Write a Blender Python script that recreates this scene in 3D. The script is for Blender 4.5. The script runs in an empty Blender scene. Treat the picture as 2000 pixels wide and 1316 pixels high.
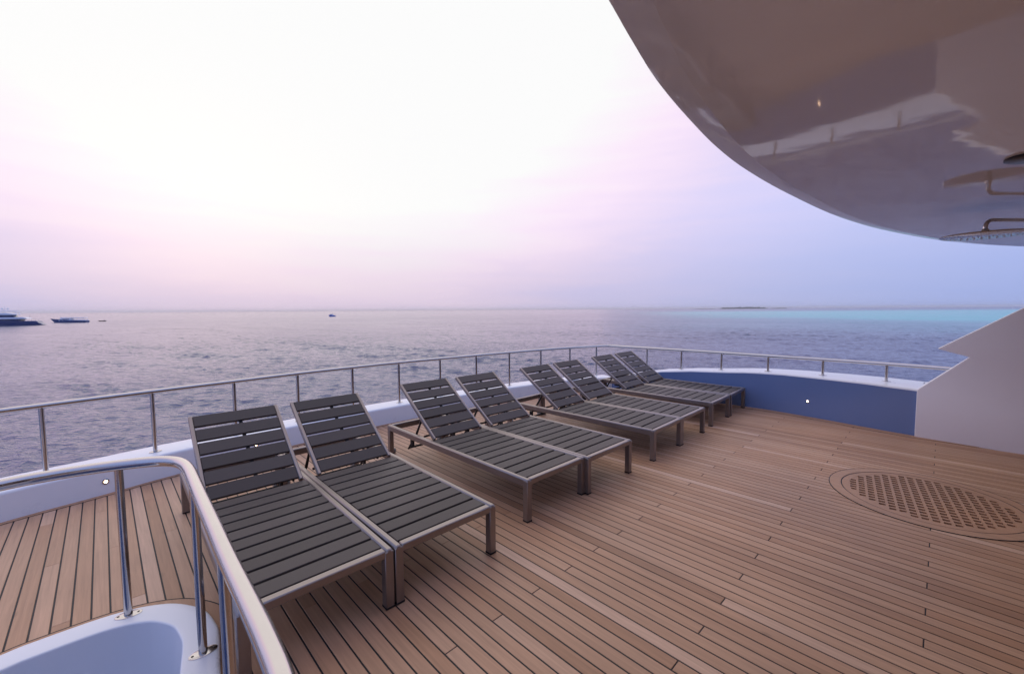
import bpy, bmesh, math, random
from mathutils import Vector, Matrix

scene = bpy.context.scene
C = scene.collection
rnd = random.Random(7)
SEA = -6.5                      # sea level; the deck is z = 0
PI = math.pi

# ---------------------------------------------------------------- camera
cam_data = bpy.data.cameras.new('camera')
cam = bpy.data.objects.new('camera', cam_data)
C.objects.link(cam)
cam_data.sensor_fit = 'HORIZONTAL'
cam_data.sensor_width = 36.0
cam_data.lens = 36.0 * 820.63 / 2000.0
cam_data.clip_start = 0.05
cam_data.clip_end = 60000.0
cam_data.dof.use_dof = True
cam_data.dof.focus_distance = 6.0
cam_data.dof.aperture_fstop = 8.0
R = Vector((0.999977544, -0.000439097, -0.006687215))
U = Vector((0.00670162, 0.06551963, 0.99782878))
F = Vector((0.0, 0.99785118, -0.06552111))
B = -F
cam.matrix_world = Matrix(((R.x, U.x, B.x, 0.0), (R.y, U.y, B.y, 0.0), (R.z, U.z, B.z, 1.5), (0, 0, 0, 1)))
scene.camera = cam

# ---------------------------------------------------------------- sky, sun, exposure
SUN_AZ, SUN_EL = math.radians(-37.0), math.radians(17.0)       # azimuth from +Y towards +X
sun_vec = Vector((math.sin(SUN_AZ) * math.cos(SUN_EL), math.cos(SUN_AZ) * math.cos(SUN_EL), math.sin(SUN_EL)))
glow_az, glow_el = math.radians(-22.0), math.radians(44.0)
glow = Vector((math.sin(glow_az) * math.cos(glow_el), math.cos(glow_az) * math.cos(glow_el), math.sin(glow_el)))

world = bpy.data.worlds.new('World')
scene.world = world
world.use_nodes = True
wn, wl = world.node_tree.nodes, world.node_tree.links
wn.clear()
wout = wn.new('ShaderNodeOutputWorld')
tc = wn.new('ShaderNodeTexCoord')
dotn = wn.new('ShaderNodeVectorMath'); dotn.operation = 'DOT_PRODUCT'
dotn.inputs[1].default_value = glow
nrm = wn.new('ShaderNodeVectorMath'); nrm.operation = 'NORMALIZE'
wl.new(tc.outputs['Generated'], nrm.inputs[0])
wl.new(nrm.outputs[0], dotn.inputs[0])
acos = wn.new('ShaderNodeMath'); acos.operation = 'ARCCOSINE'; acos.use_clamp = False
wl.new(dotn.outputs['Value'], acos.inputs[0])
# thin streaky cloud breaks up the falloff from the bright part of the sky
smap = wn.new('ShaderNodeMapping'); smap.inputs['Scale'].default_value = (1.5, 1.5, 13.0)
smap.inputs['Rotation'].default_value = (0.12, -0.16, 0.0)
wl.new(nrm.outputs[0], smap.inputs['Vector'])
snoise = wn.new('ShaderNodeTexNoise'); snoise.inputs['Scale'].default_value = 2.2
snoise.inputs['Detail'].default_value = 7.0; snoise.inputs['Roughness'].default_value = 0.55
snoise.inputs['Distortion'].default_value = 0.5
wl.new(smap.outputs[0], snoise.inputs['Vector'])
sm = wn.new('ShaderNodeMath'); sm.operation = 'MULTIPLY_ADD'
sm.inputs[1].default_value = 0.16; sm.inputs[2].default_value = -0.08
wl.new(snoise.outputs['Fac'], sm.inputs[0])
sa = wn.new('ShaderNodeMath'); sa.operation = 'ADD'
wl.new(acos.outputs[0], sa.inputs[0]); wl.new(sm.outputs[0], sa.inputs[1])
sd = wn.new('ShaderNodeMath'); sd.operation = 'DIVIDE'; sd.inputs[1].default_value = PI
wl.new(sa.outputs[0], sd.inputs[0])
ramp = wn.new('ShaderNodeValToRGB')
ramp.color_ramp.interpolation = 'B_SPLINE'
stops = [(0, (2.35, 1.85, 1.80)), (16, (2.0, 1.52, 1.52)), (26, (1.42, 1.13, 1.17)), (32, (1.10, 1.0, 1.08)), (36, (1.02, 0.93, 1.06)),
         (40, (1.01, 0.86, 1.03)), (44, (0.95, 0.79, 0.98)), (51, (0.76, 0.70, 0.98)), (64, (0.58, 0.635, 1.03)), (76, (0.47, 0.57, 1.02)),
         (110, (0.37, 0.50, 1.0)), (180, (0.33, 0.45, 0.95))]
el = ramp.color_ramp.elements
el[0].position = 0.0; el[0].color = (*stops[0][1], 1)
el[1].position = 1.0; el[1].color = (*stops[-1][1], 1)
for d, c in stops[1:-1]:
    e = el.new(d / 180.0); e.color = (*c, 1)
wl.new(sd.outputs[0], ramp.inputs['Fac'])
bg1 = wn.new('ShaderNodeBackground'); bg1.inputs['Strength'].default_value = 0.97
sepw = wn.new('ShaderNodeSeparateXYZ'); wl.new(nrm.outputs[0], sepw.inputs[0])
hz = wn.new('ShaderNodeMapRange'); hz.interpolation_type = 'SMOOTHSTEP'
hz.inputs['From Min'].default_value = -0.05; hz.inputs['From Max'].default_value = 0.24
hz.inputs['To Min'].default_value = 0.78; hz.inputs['To Max'].default_value = 1.0
wl.new(sepw.outputs['Z'], hz.inputs['Value'])
hmul = wn.new('ShaderNodeVectorMath'); hmul.operation = 'SCALE'
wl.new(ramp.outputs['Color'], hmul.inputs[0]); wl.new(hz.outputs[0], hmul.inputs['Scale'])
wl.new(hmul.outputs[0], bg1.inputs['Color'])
sky = wn.new('ShaderNodeTexSky'); sky.sky_type = 'NISHITA'; sky.sun_disc = False
sky.sun_elevation = math.radians(8.0); sky.sun_rotation = SUN_AZ
sky.dust_density = 4.0
bg2 = wn.new('ShaderNodeBackground'); bg2.inputs['Strength'].default_value = 0.0015
wl.new(sky.outputs[0], bg2.inputs['Color'])
addw = wn.new('ShaderNodeAddShader')
wl.new(bg1.outputs[0], addw.inputs[0]); wl.new(bg2.outputs[0], addw.inputs[1])
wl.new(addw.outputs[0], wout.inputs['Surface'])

sun_data = bpy.data.lights.new('sun', 'SUN')
sun_data.energy = 0.40
sun_data.angle = math.radians(100.0)
sun_data.color = (1.0, 0.62, 0.56)
sun = bpy.data.objects.new('sun', sun_data)
C.objects.link(sun)
sun.rotation_euler = (-sun_vec).to_track_quat('-Z', 'Y').to_euler()

scene.view_settings.view_transform = 'Standard'
scene.view_settings.look = 'None'
scene.view_settings.exposure = 0.0
scene.view_settings.gamma = 1.0
scene.view_settings.use_curve_mapping = False
scene.cycles.max_bounces = 8
scene.cycles.volume_bounces = 0
scene.cycles.sample_clamp_indirect = 6.0

# ---------------------------------------------------------------- materials
def new_mat(name):
    m = bpy.data.materials.new(name); m.use_nodes = True
    nt = m.node_tree
    return m, nt, nt.nodes, nt.links, nt.nodes['Principled BSDF']

def plain(name, color, rough=0.5, metal=0.0, var=0.06, rough_var=0.08, scale=6.0, bump=0.0, bump_scale=40.0, coat=0.0, spec=0.5, stretch=(1, 1, 1)):
    m, nt, n, l, p = new_mat(name)
    t = n.new('ShaderNodeTexCoord')
    mp = n.new('ShaderNodeMapping'); mp.inputs['Scale'].default_value = stretch
    l.new(t.outputs['Object'], mp.inputs['Vector'])
    nz = n.new('ShaderNodeTexNoise'); nz.inputs['Scale'].default_value = scale; nz.inputs['Detail'].default_value = 5
    l.new(mp.outputs[0], nz.inputs['Vector'])
    r = n.new('ShaderNodeMapRange'); r.inputs['To Min'].default_value = 1 - var; r.inputs['To Max'].default_value = 1 + var
    l.new(nz.outputs['Fac'], r.inputs['Value'])
    mx = n.new('ShaderNodeMix'); mx.data_type = 'RGBA'; mx.blend_type = 'MULTIPLY'; mx.inputs['Factor'].default_value = 1
    mx.inputs['A'].default_value = (*color, 1)
    l.new(r.outputs[0], mx.inputs['B'])
    l.new(mx.outputs['Result'], p.inputs['Base Color'])
    r2 = n.new('ShaderNodeMapRange'); r2.inputs['To Min'].default_value = max(0.02, rough - rough_var); r2.inputs['To Max'].default_value = rough + rough_var
    l.new(nz.outputs['Fac'], r2.inputs['Value'])
    l.new(r2.outputs[0], p.inputs['Roughness'])
    p.inputs['Metallic'].default_value = metal
    p.inputs['Coat Weight'].default_value = coat
    p.inputs['Coat Roughness'].default_value = 0.06
    p.inputs['Specular IOR Level'].default_value = spec
    if bump:
        bz = n.new('ShaderNodeTexNoise'); bz.inputs['Scale'].default_value = bump_scale; bz.inputs['Detail'].default_value = 3
        l.new(mp.outputs[0], bz.inputs['Vector'])
        bp = n.new('ShaderNodeBump'); bp.inputs['Distance'].default_value = bump; bp.inputs['Strength'].default_value = 1.0
        l.new(bz.outputs['Fac'], bp.inputs['Height'])
        l.new(bp.outputs[0], p.inputs['Normal'])
    return m

M = {}
M['gelcoat'] = plain('white_gelcoat', (0.82, 0.85, 0.89), 0.30, var=0.02, bump=0.0006, bump_scale=3.0)
M['ceiling'] = plain('glossy_ceiling_gelcoat', (0.79, 0.775, 0.775), 0.05, var=0.02, rough_var=0.012, bump=0.0030, bump_scale=1.3, coat=0.0, spec=0.6, stretch=(1, 1.6, 1))
M['panel'] = plain('satin_white_panel', (0.86, 0.85, 0.88), 0.42, var=0.02, bump=0.0006, bump_scale=2.0)
M['blue'] = plain('blue_gloss_paint', (0.15, 0.235, 0.46), 0.20, var=0.10, scale=1.5, coat=0.5, bump=0.0006, bump_scale=2.0)
M['steel'] = plain('polished_steel', (0.56, 0.54, 0.53), 0.17, metal=1.0, var=0.05, rough_var=0.06, scale=14)
M['alu'] = plain('brushed_champagne_aluminium', (0.30, 0.265, 0.25), 0.36, metal=0.82, var=0.07, scale=5, bump=0.0001, bump_scale=180, stretch=(1, 6, 6))
M['slat'] = plain('charcoal_polywood', (0.070, 0.058, 0.054), 0.50, var=0.12, scale=9, bump=0.0004, bump_scale=60, stretch=(8, 1, 1), spec=0.32)
_nt = M['slat'].node_tree
_oi = _nt.nodes.new('ShaderNodeObjectInfo'); _mr = _nt.nodes.new('ShaderNodeMapRange')
_mr.inputs['To Min'].default_value = 0.86; _mr.inputs['To Max'].default_value = 1.16
_nt.links.new(_oi.outputs['Random'], _mr.inputs['Value'])
_mx = _nt.nodes.new('ShaderNodeMix'); _mx.data_type = 'RGBA'; _mx.blend_type = 'MULTIPLY'; _mx.inputs['Factor'].default_value = 1
_p = _nt.nodes['Principled BSDF']; _src = _p.inputs['Base Color'].links[0].from_socket
_nt.links.new(_src, _mx.inputs['A']); _nt.links.new(_mr.outputs[0], _mx.inputs['B']); _nt.links.new(_mx.outputs['Result'], _p.inputs['Base Color'])
M['black'] = plain('black_plastic', (0.008, 0.008, 0.009), 0.6, var=0.1)
M['caulk'] = plain('black_caulk', (0.009, 0.009, 0.011), 0.6, var=0.1)
M['bronze'] = plain('dark_fixture', (0.05, 0.045, 0.045), 0.3, metal=0.6)
M['hull_dark'] = plain('dark_blue_hull_paint', (0.03, 0.07, 0.22), 0.25)
M['boat_white'] = plain('boat_white_paint', (0.84, 0.86, 0.90), 0.4)
M['boat_glass'] = plain('boat_tinted_glass', (0.015, 0.03, 0.10), 0.12)
M['boat_blue'] = plain('bright_blue_boat_paint', (0.02, 0.10, 0.50), 0.35)
M['boat_brown'] = plain('brown_boat_wood', (0.10, 0.055, 0.04), 0.5)
M['foliage'] = plain('far_island_foliage', (0.06, 0.095, 0.09), 0.8, var=0.4, scale=0.02)
M['sand'] = plain('pale_beach_sand', (0.45, 0.40, 0.33), 0.9)
M['rubber'] = plain('clear_grey_wheel', (0.30, 0.29, 0.27), 0.2)

def lamp_mat(name, col, s):
    m, nt, n, l, p = new_mat(name)
    p.inputs['Base Color'].default_value = (0.8, 0.8, 0.8, 1)
    p.inputs['Emission Color'].default_value = (*col, 1)
    p.inputs['Emission Strength'].default_value = s
    return m
M['lamp'] = lamp_mat('courtesy_lamp_glow', (1.0, 0.62, 0.38), 14.0)

YAW = -0.7984
def teak_mat():
    m, nt, n, l, p = new_mat('weathered_teak')
    at = n.new('ShaderNodeAttribute'); at.attribute_name = 'tone'
    g = n.new('ShaderNodeTexCoord')
    rot = n.new('ShaderNodeMapping'); rot.vector_type = 'POINT'
    rot.inputs['Rotation'].default_value = (0, 0, -YAW)
    l.new(g.outputs['Object'], rot.inputs['Vector'])
    mp = n.new('ShaderNodeMapping'); mp.inputs['Scale'].default_value = (1.4, 34.0, 1.0)
    l.new(rot.outputs[0], mp.inputs['Vector'])
    off = n.new('ShaderNodeMath'); off.operation = 'MULTIPLY'; off.inputs[1].default_value = 37.0
    l.new(at.outputs['Fac'], off.inputs[0])
    grain = n.new('ShaderNodeTexNoise'); grain.noise_dimensions = '4D'
    grain.inputs['Scale'].default_value = 1.6; grain.inputs['Detail'].default_value = 6; grain.inputs['Roughness'].default_value = 0.6
    grain.inputs['Distortion'].default_value = 0.9
    l.new(mp.outputs[0], grain.inputs['Vector']); l.new(off.outputs[0], grain.inputs['W'])
    ramp = n.new('ShaderNodeValToRGB')
    e = ramp.color_ramp.elements
    e[0].position = 0.0; e[0].color = (0.285, 0.158, 0.090, 1)
    e[1].position = 1.0; e[1].color = (0.68, 0.47, 0.345, 1)
    x = e.new(0.35); x.color = (0.455, 0.258, 0.149, 1)
    x = e.new(0.7); x.color = (0.54, 0.336, 0.214, 1)
    l.new(at.outputs['Fac'], ramp.inputs['Fac'])
    gr = n.new('ShaderNodeMapRange'); gr.inputs['From Min'].default_value = 0.25; gr.inputs['From Max'].default_value = 0.75
    gr.inputs['To Min'].default_value = 0.80; gr.inputs['To Max'].default_value = 1.15
    l.new(grain.outputs['Fac'], gr.inputs['Value'])
    # broad weathering patches that cross planks
    w = n.new('ShaderNodeTexNoise'); w.inputs['Scale'].default_value = 1.1; w.inputs['Detail'].default_value = 4
    l.new(g.outputs['Object'], w.inputs['Vector'])
    wr = n.new('ShaderNodeMapRange'); wr.inputs['From Min'].default_value = 0.3; wr.inputs['From Max'].default_value = 0.7
    wr.inputs['To Min'].default_value = 0.85; wr.inputs['To Max'].default_value = 1.10
    l.new(w.outputs['Fac'], wr.inputs['Value'])
    mul = n.new('ShaderNodeMath'); mul.operation = 'MULTIPLY'
    l.new(gr.outputs[0], mul.inputs[0]); l.new(wr.outputs[0], mul.inputs[1])
    # small dark knots and spots
    v = n.new('ShaderNodeTexNoise'); v.inputs['Scale'].default_value = 9.0; v.inputs['Detail'].default_value = 2
    mp2 = n.new('ShaderNodeMapping'); mp2.inputs['Scale'].default_value = (0.5, 1.6, 1.0)
    l.new(rot.outputs[0], mp2.inputs['Vector']); l.new(mp2.outputs[0], v.inputs['Vector'])
    vr = n.new('ShaderNodeMapRange'); vr.inputs['From Min'].default_value = 0.70; vr.inputs['From Max'].default_value = 0.80
    vr.inputs['To Min'].default_value = 1.0; vr.inputs['To Max'].default_value = 0.72
    l.new(v.outputs['Fac'], vr.inputs['Value'])
    mul2 = n.new('ShaderNodeMath'); mul2.operation = 'MULTIPLY'
    l.new(mul.outputs[0], mul2.inputs[0]); l.new(vr.outputs[0], mul2.inputs[1])
    mx = n.new('ShaderNodeMix'); mx.data_type = 'RGBA'; mx.blend_type = 'MULTIPLY'; mx.inputs['Factor'].default_value = 1
    l.new(ramp.outputs[0], mx.inputs['A']); l.new(mul2.outputs[0], mx.inputs['B'])
    l.new(mx.outputs['Result'], p.inputs['Base Color'])
    rr = n.new('ShaderNodeMapRange'); rr.inputs['To Min'].default_value = 0.36; rr.inputs['To Max'].default_value = 0.58
    l.new(w.outputs['Fac'], rr.inputs['Value']); l.new(rr.outputs[0], p.inputs['Roughness'])
    p.inputs['Specular IOR Level'].default_value = 0.42
    b = n.new('ShaderNodeBump'); b.inputs['Distance'].default_value = 0.0012; b.inputs['Strength'].default_value = 0.7
    l.new(grain.outputs['Fac'], b.inputs['Height']); l.new(b.outputs[0], p.inputs['Normal'])
    return m
M['teak'] = teak_mat()

def sea_mat():
    m, nt, n, l, p = new_mat('sea_water')
    g = n.new('ShaderNodeTexCoord')
    sep = n.new('ShaderNodeSeparateXYZ'); l.new(g.outputs['Object'], sep.inputs[0])
    # shallow turquoise reef to the right
    def mr(inp, a, b_, o0=0.0, o1=1.0):
        r = n.new('ShaderNodeMapRange'); r.interpolation_type = 'SMOOTHSTEP'
        r.inputs['From Min'].default_value = a; r.inputs['From Max'].default_value = b_
        r.inputs['To Min'].default_value = o0; r.inputs['To Max'].default_value = o1
        l.new(inp, r.inputs['Value']); return r.outputs[0]
    def mth(op, a, b_):
        t = n.new('ShaderNodeMath'); t.operation = op
        for i, q in enumerate((a, b_)):
            if isinstance(q, (int, float)): t.inputs[i].default_value = q
            else: l.new(q, t.inputs[i])
        return t.outputs[0]
    rz = n.new('ShaderNodeTexNoise'); rz.inputs['Scale'].default_value = 0.006; rz.inputs['Detail'].default_value = 5
    l.new(g.outputs['Object'], rz.inputs['Vector'])
    wob = mth('MULTIPLY', mth('SUBTRACT', rz.outputs['Fac'], 0.5), 260.0)
    yy = mth('ADD', sep.outputs['Y'], mth('ADD', mth('MULTIPLY', wob, 0.6), 40.0))
    xx = mth('SUBTRACT', mth('ADD', sep.outputs['X'], wob), mth('MULTIPLY', sep.outputs['Y'], 0.25))
    mask = mth('MULTIPLY', mth('MULTIPLY', mr(yy, 90, 330), mr(yy, 800, 1300, 1, 0)), mr(xx, -30, 230))
    mx = n.new('ShaderNodeMix'); mx.data_type = 'RGBA'
    mx.inputs['A'].default_value = (0.020, 0.044, 0.150, 1); mx.inputs['B'].default_value = (0.05, 0.50, 0.47, 1)
    l.new(mask, mx.inputs['Factor']); l.new(mx.outputs['Result'], p.inputs['Base Color'])
    ln = n.new('ShaderNodeVectorMath'); ln.operation = 'LENGTH'; l.new(g.outputs['Object'], ln.inputs[0])
    l.new(mr(ln.outputs['Value'], 40, 420, 0.09, 0.18), p.inputs['Roughness'])
    p.inputs['IOR'].default_value = 1.42
    def noise(scale, detail, sx, sy, rotz, dist):
        mp = n.new('ShaderNodeMapping'); mp.inputs['Scale'].default_value = (sx, sy, 1); mp.inputs['Rotation'].default_value = (0, 0, rotz)
        l.new(g.outputs['Object'], mp.inputs['Vector'])
        z = n.new('ShaderNodeTexNoise'); z.inputs['Scale'].default_value = scale; z.inputs['Detail'].default_value = detail
        z.inputs['Distortion'].default_value = dist
        l.new(mp.outputs[0], z.inputs['Vector']); return z.outputs['Fac']
    a = noise(0.22, 2, 0.6, 1.5, 0.3, 0.6)
    b_ = noise(0.9, 3, 0.7, 1.4, 0.15, 0.8)
    c = noise(3.5, 3, 0.8, 1.3, 0.4, 0.4)
    gust = noise(0.02, 3, 1, 1, 0.0, 0.2)
    amp = mr(gust, 0.3, 0.7, 0.65, 1.25)
    b_ = mth('MULTIPLY', mth('POWER', b_, 2.0), 1.6)
    h = mth('ADD', mth('MULTIPLY', a, 0.15), mth('ADD', mth('MULTIPLY', b_, 0.30), mth('MULTIPLY', c, 0.16)))
    h = mth('MULTIPLY', h, amp)
    bp = n.new('ShaderNodeBump'); bp.inputs['Distance'].default_value = 0.55; bp.inputs['Strength'].default_value = 1.0
    l.new(h, bp.inputs['Height']); l.new(bp.outputs[0], p.inputs['Normal'])
    return m
M['sea'] = sea_mat()

# ---------------------------------------------------------------- mesh helpers
def catmull(pts, n=6, closed=False):
    pts = [Vector(p) for p in pts]
    out = []
    N = len(pts)
    for i in range(N if closed else N - 1):
        if closed:
            p0, p1, p2, p3 = pts[(i - 1) % N], pts[i], pts[(i + 1) % N], pts[(i + 2) % N]
        else:
            p0, p1, p2, p3 = pts[max(i - 1, 0)], pts[i], pts[i + 1], pts[min(i + 2, N - 1)]
        for k in range(n):
            t = k / n
            out.append(0.5 * ((2 * p1) + (p2 - p0) * t + (2 * p0 - 5 * p1 + 4 * p2 - p3) * t * t + (3 * p1 - p0 - 3 * p2 + p3) * t ** 3))
    if not closed: out.append(pts[-1])
    return out

class MB:
    def __init__(self): self.v, self.f = [], []
    def add(self, vs, fs):
        o = len(self.v)
        self.v += [tuple(x) for x in vs]
        self.f += [tuple(i + o for i in f) for f in fs]
        return self
    def box(self, c, s, mat=None, ch=0.0):
        bm = bmesh.new()
        bmesh.ops.create_cube(bm, size=1.0)
        bmesh.ops.scale(bm, vec=s, verts=bm.verts)
        if ch: bmesh.ops.bevel(bm, geom=list(bm.edges), offset=ch, segments=1, affect='EDGES', profile=0.5)
        bmesh.ops.translate(bm, vec=c, verts=bm.verts)
        if mat is not None: bmesh.ops.transform(bm, matrix=mat, verts=bm.verts)
        bm.verts.index_update()
        self.add([v.co[:] for v in bm.verts], [[v.index for v in f.verts] for f in bm.faces])
        bm.free(); return self
    def tube(self, path, r, n=12, caps=True):
        path = [Vector(p) for p in path]
        rr = r if isinstance(r, (list, tuple)) else [r] * len(path)
        vs, fs = [], []
        prev = None
        for i, p in enumerate(path):
            a, b = path[max(i - 1, 0)], path[min(i + 1, len(path) - 1)]
            t = (b - a).normalized()
            if prev is None:
                ref = Vector((0, 0, 1)) if abs(t.z) < 0.9 else Vector((1, 0, 0))
                s = t.cross(ref).normalized()
            else:
                s = (prev - t * prev.dot(t)).normalized()
            prev = s
            w = t.cross(s)
            for k in range(n):
                ang = 2 * PI * k / n
                vs.append(p + (s * math.cos(ang) + w * math.sin(ang)) * rr[i])
        for i in range(len(path) - 1):
            for k in range(n):
                k2 = (k + 1) % n
                fs.append((i * n + k, (i + 1) * n + k, (i + 1) * n + k2, i * n + k2))
        if caps:
            fs.append(tuple(range(n))); fs.append(tuple(reversed(range((len(path) - 1) * n, len(path) * n))))
        return self.add(vs, fs)
    def lathe(self, prof, c, n=24, axis='Z'):
        vs, fs = [], []
        for (r, z) in prof:
            for k in range(n):
                a = 2 * PI * k / n
                vs.append((c[0] + r * math.cos(a), c[1] + r * math.sin(a), c[2] + z))
        for i in range(len(prof) - 1):
            for k in range(n):
                k2 = (k + 1) % n
                fs.append((i * n + k, i * n + k2, (i + 1) * n + k2, (i + 1) * n + k))
        fs.append(tuple(reversed(range(n)))); fs.append(tuple(range((len(prof) - 1) * n, len(prof) * n)))
        return self.add(vs, fs)
    def prism(self, poly, vec):
        n = len(poly); v = Vector(vec)
        vs = [Vector(p) for p in poly] + [Vector(p) + v for p in poly]
        fs = [tuple(range(n)), tuple(reversed(range(n, 2 * n)))] + [(i, n + i, n + (i + 1) % n, (i + 1) % n) for i in range(n)]
        return self.add(vs, fs)
    def loops(self, rows, closed=False, cap=False):
        n = len(rows[0]); vs = [p for r in rows for p in r]; fs = []
        for i in range(len(rows) - 1):
            for k in range(n if closed else n - 1):
                k2 = (k + 1) % n
                fs.append((i * n + k, i * n + k2, (i + 1) * n + k2, (i + 1) * n + k))
        if cap: fs.append(tuple(range((len(rows) - 1) * n, len(rows) * n)))
        return self.add(vs, fs)
    def mesh(self, name, mat, smooth=False, tone=None):
        me = bpy.data.meshes.new(name)
        me.from_pydata(self.v, [], self.f)
        bm = bmesh.new(); bm.from_mesh(me)
        bmesh.ops.recalc_face_normals(bm, faces=bm.faces)
        bm.to_mesh(me); bm.free()
        me.materials.append(mat)
        if smooth:
            me.polygons.foreach_set('use_smooth', [True] * len(me.polygons))
            me.set_sharp_from_angle(angle=math.radians(38))
        if tone is not None:
            at = me.attributes.new('tone', 'FLOAT', 'FACE')
            vals = tone if isinstance(tone, list) else [tone] * len(me.polygons)
            at.data.foreach_set('value', vals)
        me.update()
        return me
    def build(self, name, mat, parent=None, smooth=False, tone=None):
        return link(name, self.mesh(name, mat, smooth, tone), parent)

def link(name, me, parent=None):
    o = bpy.data.objects.new(name, me); C.objects.link(o)
    if parent is not None: o.parent = parent
    return o
def empty(name, loc=(0, 0, 0), rz=0.0):
    o = bpy.data.objects.new(name, None); o.empty_display_size = 0.2
    C.objects.link(o); o.location = loc; o.rotation_euler = (0, 0, rz)
    return o
def tag(o, label=None, cat=None, group=None, kind=None):
    if label: o['label'] = label
    if cat: o['category'] = cat
    if group: o['group'] = group
    if kind: o['kind'] = kind
    return o
def copy_tree(o, parent=None):
    c = o.copy(); C.objects.link(c)
    if parent is not None:
        c.parent = parent
    for ch in list(o.children): copy_tree(ch, c)
    return c
def offset_poly(pts, d, closed=False):
    """offset a plan polyline to its left by d"""
    out = []; N = len(pts)
    for i, p in enumerate(pts):
        a = pts[(i - 1) % N] if closed else pts[max(i - 1, 0)]
        b = pts[(i + 1) % N] if closed else pts[min(i + 1, N - 1)]
        t = (b - a); t = Vector((t.x, t.y, 0)).normalized()
        out.append(p + Vector((-t.y, t.x, 0)) * (d[i] if isinstance(d, list) else d))
    return out

# ---------------------------------------------------------------- sea
import numpy as np
rg = np.random.default_rng(5)
rad = np.concatenate([np.array([0.5, 6.0]), np.geomspace(12.0, 900.0, 760), np.geomspace(1000.0, 10000.0, 26)])
dense = np.radians(np.linspace(-66, 66, 980))                         # azimuth from +Y towards +X, where open water is in view
coarse = np.radians(np.linspace(66, 294, 60))[1:-1]
az = np.concatenate([dense, coarse])
RR, AZ = np.meshgrid(rad, az, indexing='ij')
XX, YY = RR * np.sin(AZ), RR * np.cos(AZ)
ZZ = np.zeros_like(XX)
DX, DY = np.zeros_like(XX), np.zeros_like(XX)
wind = math.radians(78.0)                                             # travel direction of the ripples
for lam, sl, cnt in [(6.0, 0.012, 5), (3.2, 0.030, 9), (1.8, 0.050, 13), (0.95, 0.050, 13)]:
    for _ in range(cnt):
        L0 = lam * rg.uniform(0.75, 1.3); k0 = 2 * PI / L0; th = wind + rg.normal(0, 0.55); ph = rg.uniform(0, 2 * PI)
        a0 = sl / k0 * rg.uniform(0.6, 1.3)
        arg = k0 * (XX * math.cos(th) + YY * math.sin(th)) + ph
        ZZ += a0 * np.cos(arg); DX -= a0 * 0.8 * math.cos(th) * np.sin(arg); DY -= a0 * 0.8 * math.sin(th) * np.sin(arg)
def sstep(x, a, b):
    t = np.clip((x - a) / (b - a), 0, 1); return t * t * (3 - 2 * t)
gust = 0.75 + 0.35 * np.sin(XX * 0.021 + 1.3 + 1.5 * np.sin(YY * 0.013)) * np.sin(YY * 0.027 + 0.6 + 1.2 * np.sin(XX * 0.017))
fade = sstep(RR, 8, 14) * (1 - sstep(RR, 520, 900)) * (1 - sstep(np.abs((AZ + PI) % (2 * PI) - PI), math.radians(61), math.radians(65))) * gust
grp = np.zeros_like(XX)
for _ in range(9):
    kx = rg.normal(0, 0.22); ky = rg.normal(0, 0.38); grp += np.cos(kx * XX + ky * YY + rg.uniform(0, 2 * PI))
grp = 0.62 + 0.95 * np.clip(grp / 4.5 + 0.1, 0, 1) ** 1.4
fade = fade * grp
ZZ *= fade; DX *= fade; DY *= fade
co = np.stack([XX + DX, YY + DY, ZZ], -1).reshape(-1, 3)
nr_, na_ = XX.shape
I = np.arange(nr_ - 1)[:, None] * na_; K = np.arange(na_)[None, :]; K2 = (K + 1) % na_
quads = np.stack([I + K, I + K2, I + na_ + K2, I + na_ + K], -1).reshape(-1, 4)
me = bpy.data.meshes.new('sea')
me.vertices.add(len(co)); me.vertices.foreach_set('co', co.ravel().astype(np.float32))
me.loops.add(quads.size); me.loops.foreach_set('vertex_index', quads[:, ::-1].ravel().astype(np.int32))
me.polygons.add(len(quads)); me.polygons.foreach_set('loop_start', np.arange(0, quads.size, 4, dtype=np.int32))
me.update(calc_edges=True); me.validate()
me.polygons.foreach_set('use_smooth', np.ones(len(quads), dtype=bool))
me.materials.append(M['sea'])
sea = link('sea', me); sea.location = (0, 0, SEA)
if me.polygons[na_ * 5].normal.z < 0: me.flip_normals()
tag(sea, 'calm rippled sea, pinkish left and blue right with a turquoise shallow band', None, None, 'structure')

# ---------------------------------------------------------------- deck outline
left_in = catmull([(-4.75, -4.0, 0), (-4.72, -1.0, 0), (-4.45, 0.9, 0), (-4.02, 2.2, 0), (-3.669, 2.912, 0), (-3.37, 3.36, 0), (-3.092, 3.80, 0),
                   (-2.42, 4.64, 0), (-1.70, 5.42, 0), (-0.774, 6.24, 0), (0.302, 7.08, 0), (1.10, 7.55, 0), (1.87, 7.81, 0)], 6)
right_in = catmull([(1.87, 7.81, 0), (2.483, 7.259, 0), (2.94, 6.85, 0), (3.53, 6.315, 0), (3.765, 6.09, 0), (4.132, 5.60, 0), (4.44, 5.127, 0), (4.685, 4.79, 0), (4.90, 4.60, 0), (5.30, 4.13, 0)], 6)
def lerp_tab(x, tab):
    if x <= tab[0][0]: return tab[0][1]
    for (a, b), (c, d) in zip(tab, tab[1:]):
        if x <= c: return b + (d - b) * (x - a) / (c - a)
    return tab[-1][1]
hr = lambda p: lerp_tab(p.x, [(1.87, 0.22), (2.20, 0.33), (2.483, 0.399), (2.56, 0.422), (2.94, 0.479), (3.29, 0.507), (3.53, 0.534), (3.9, 0.556), (4.4, 0.560), (4.66, 0.548), (5.25, 0.54)])
wr_ = lambda p: lerp_tab(p.x, [(1.87, 0.34), (3.0, 0.42), (3.6, 0.55), (4.2, 0.70), (4.66, 0.78), (5.25, 0.80)])
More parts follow.
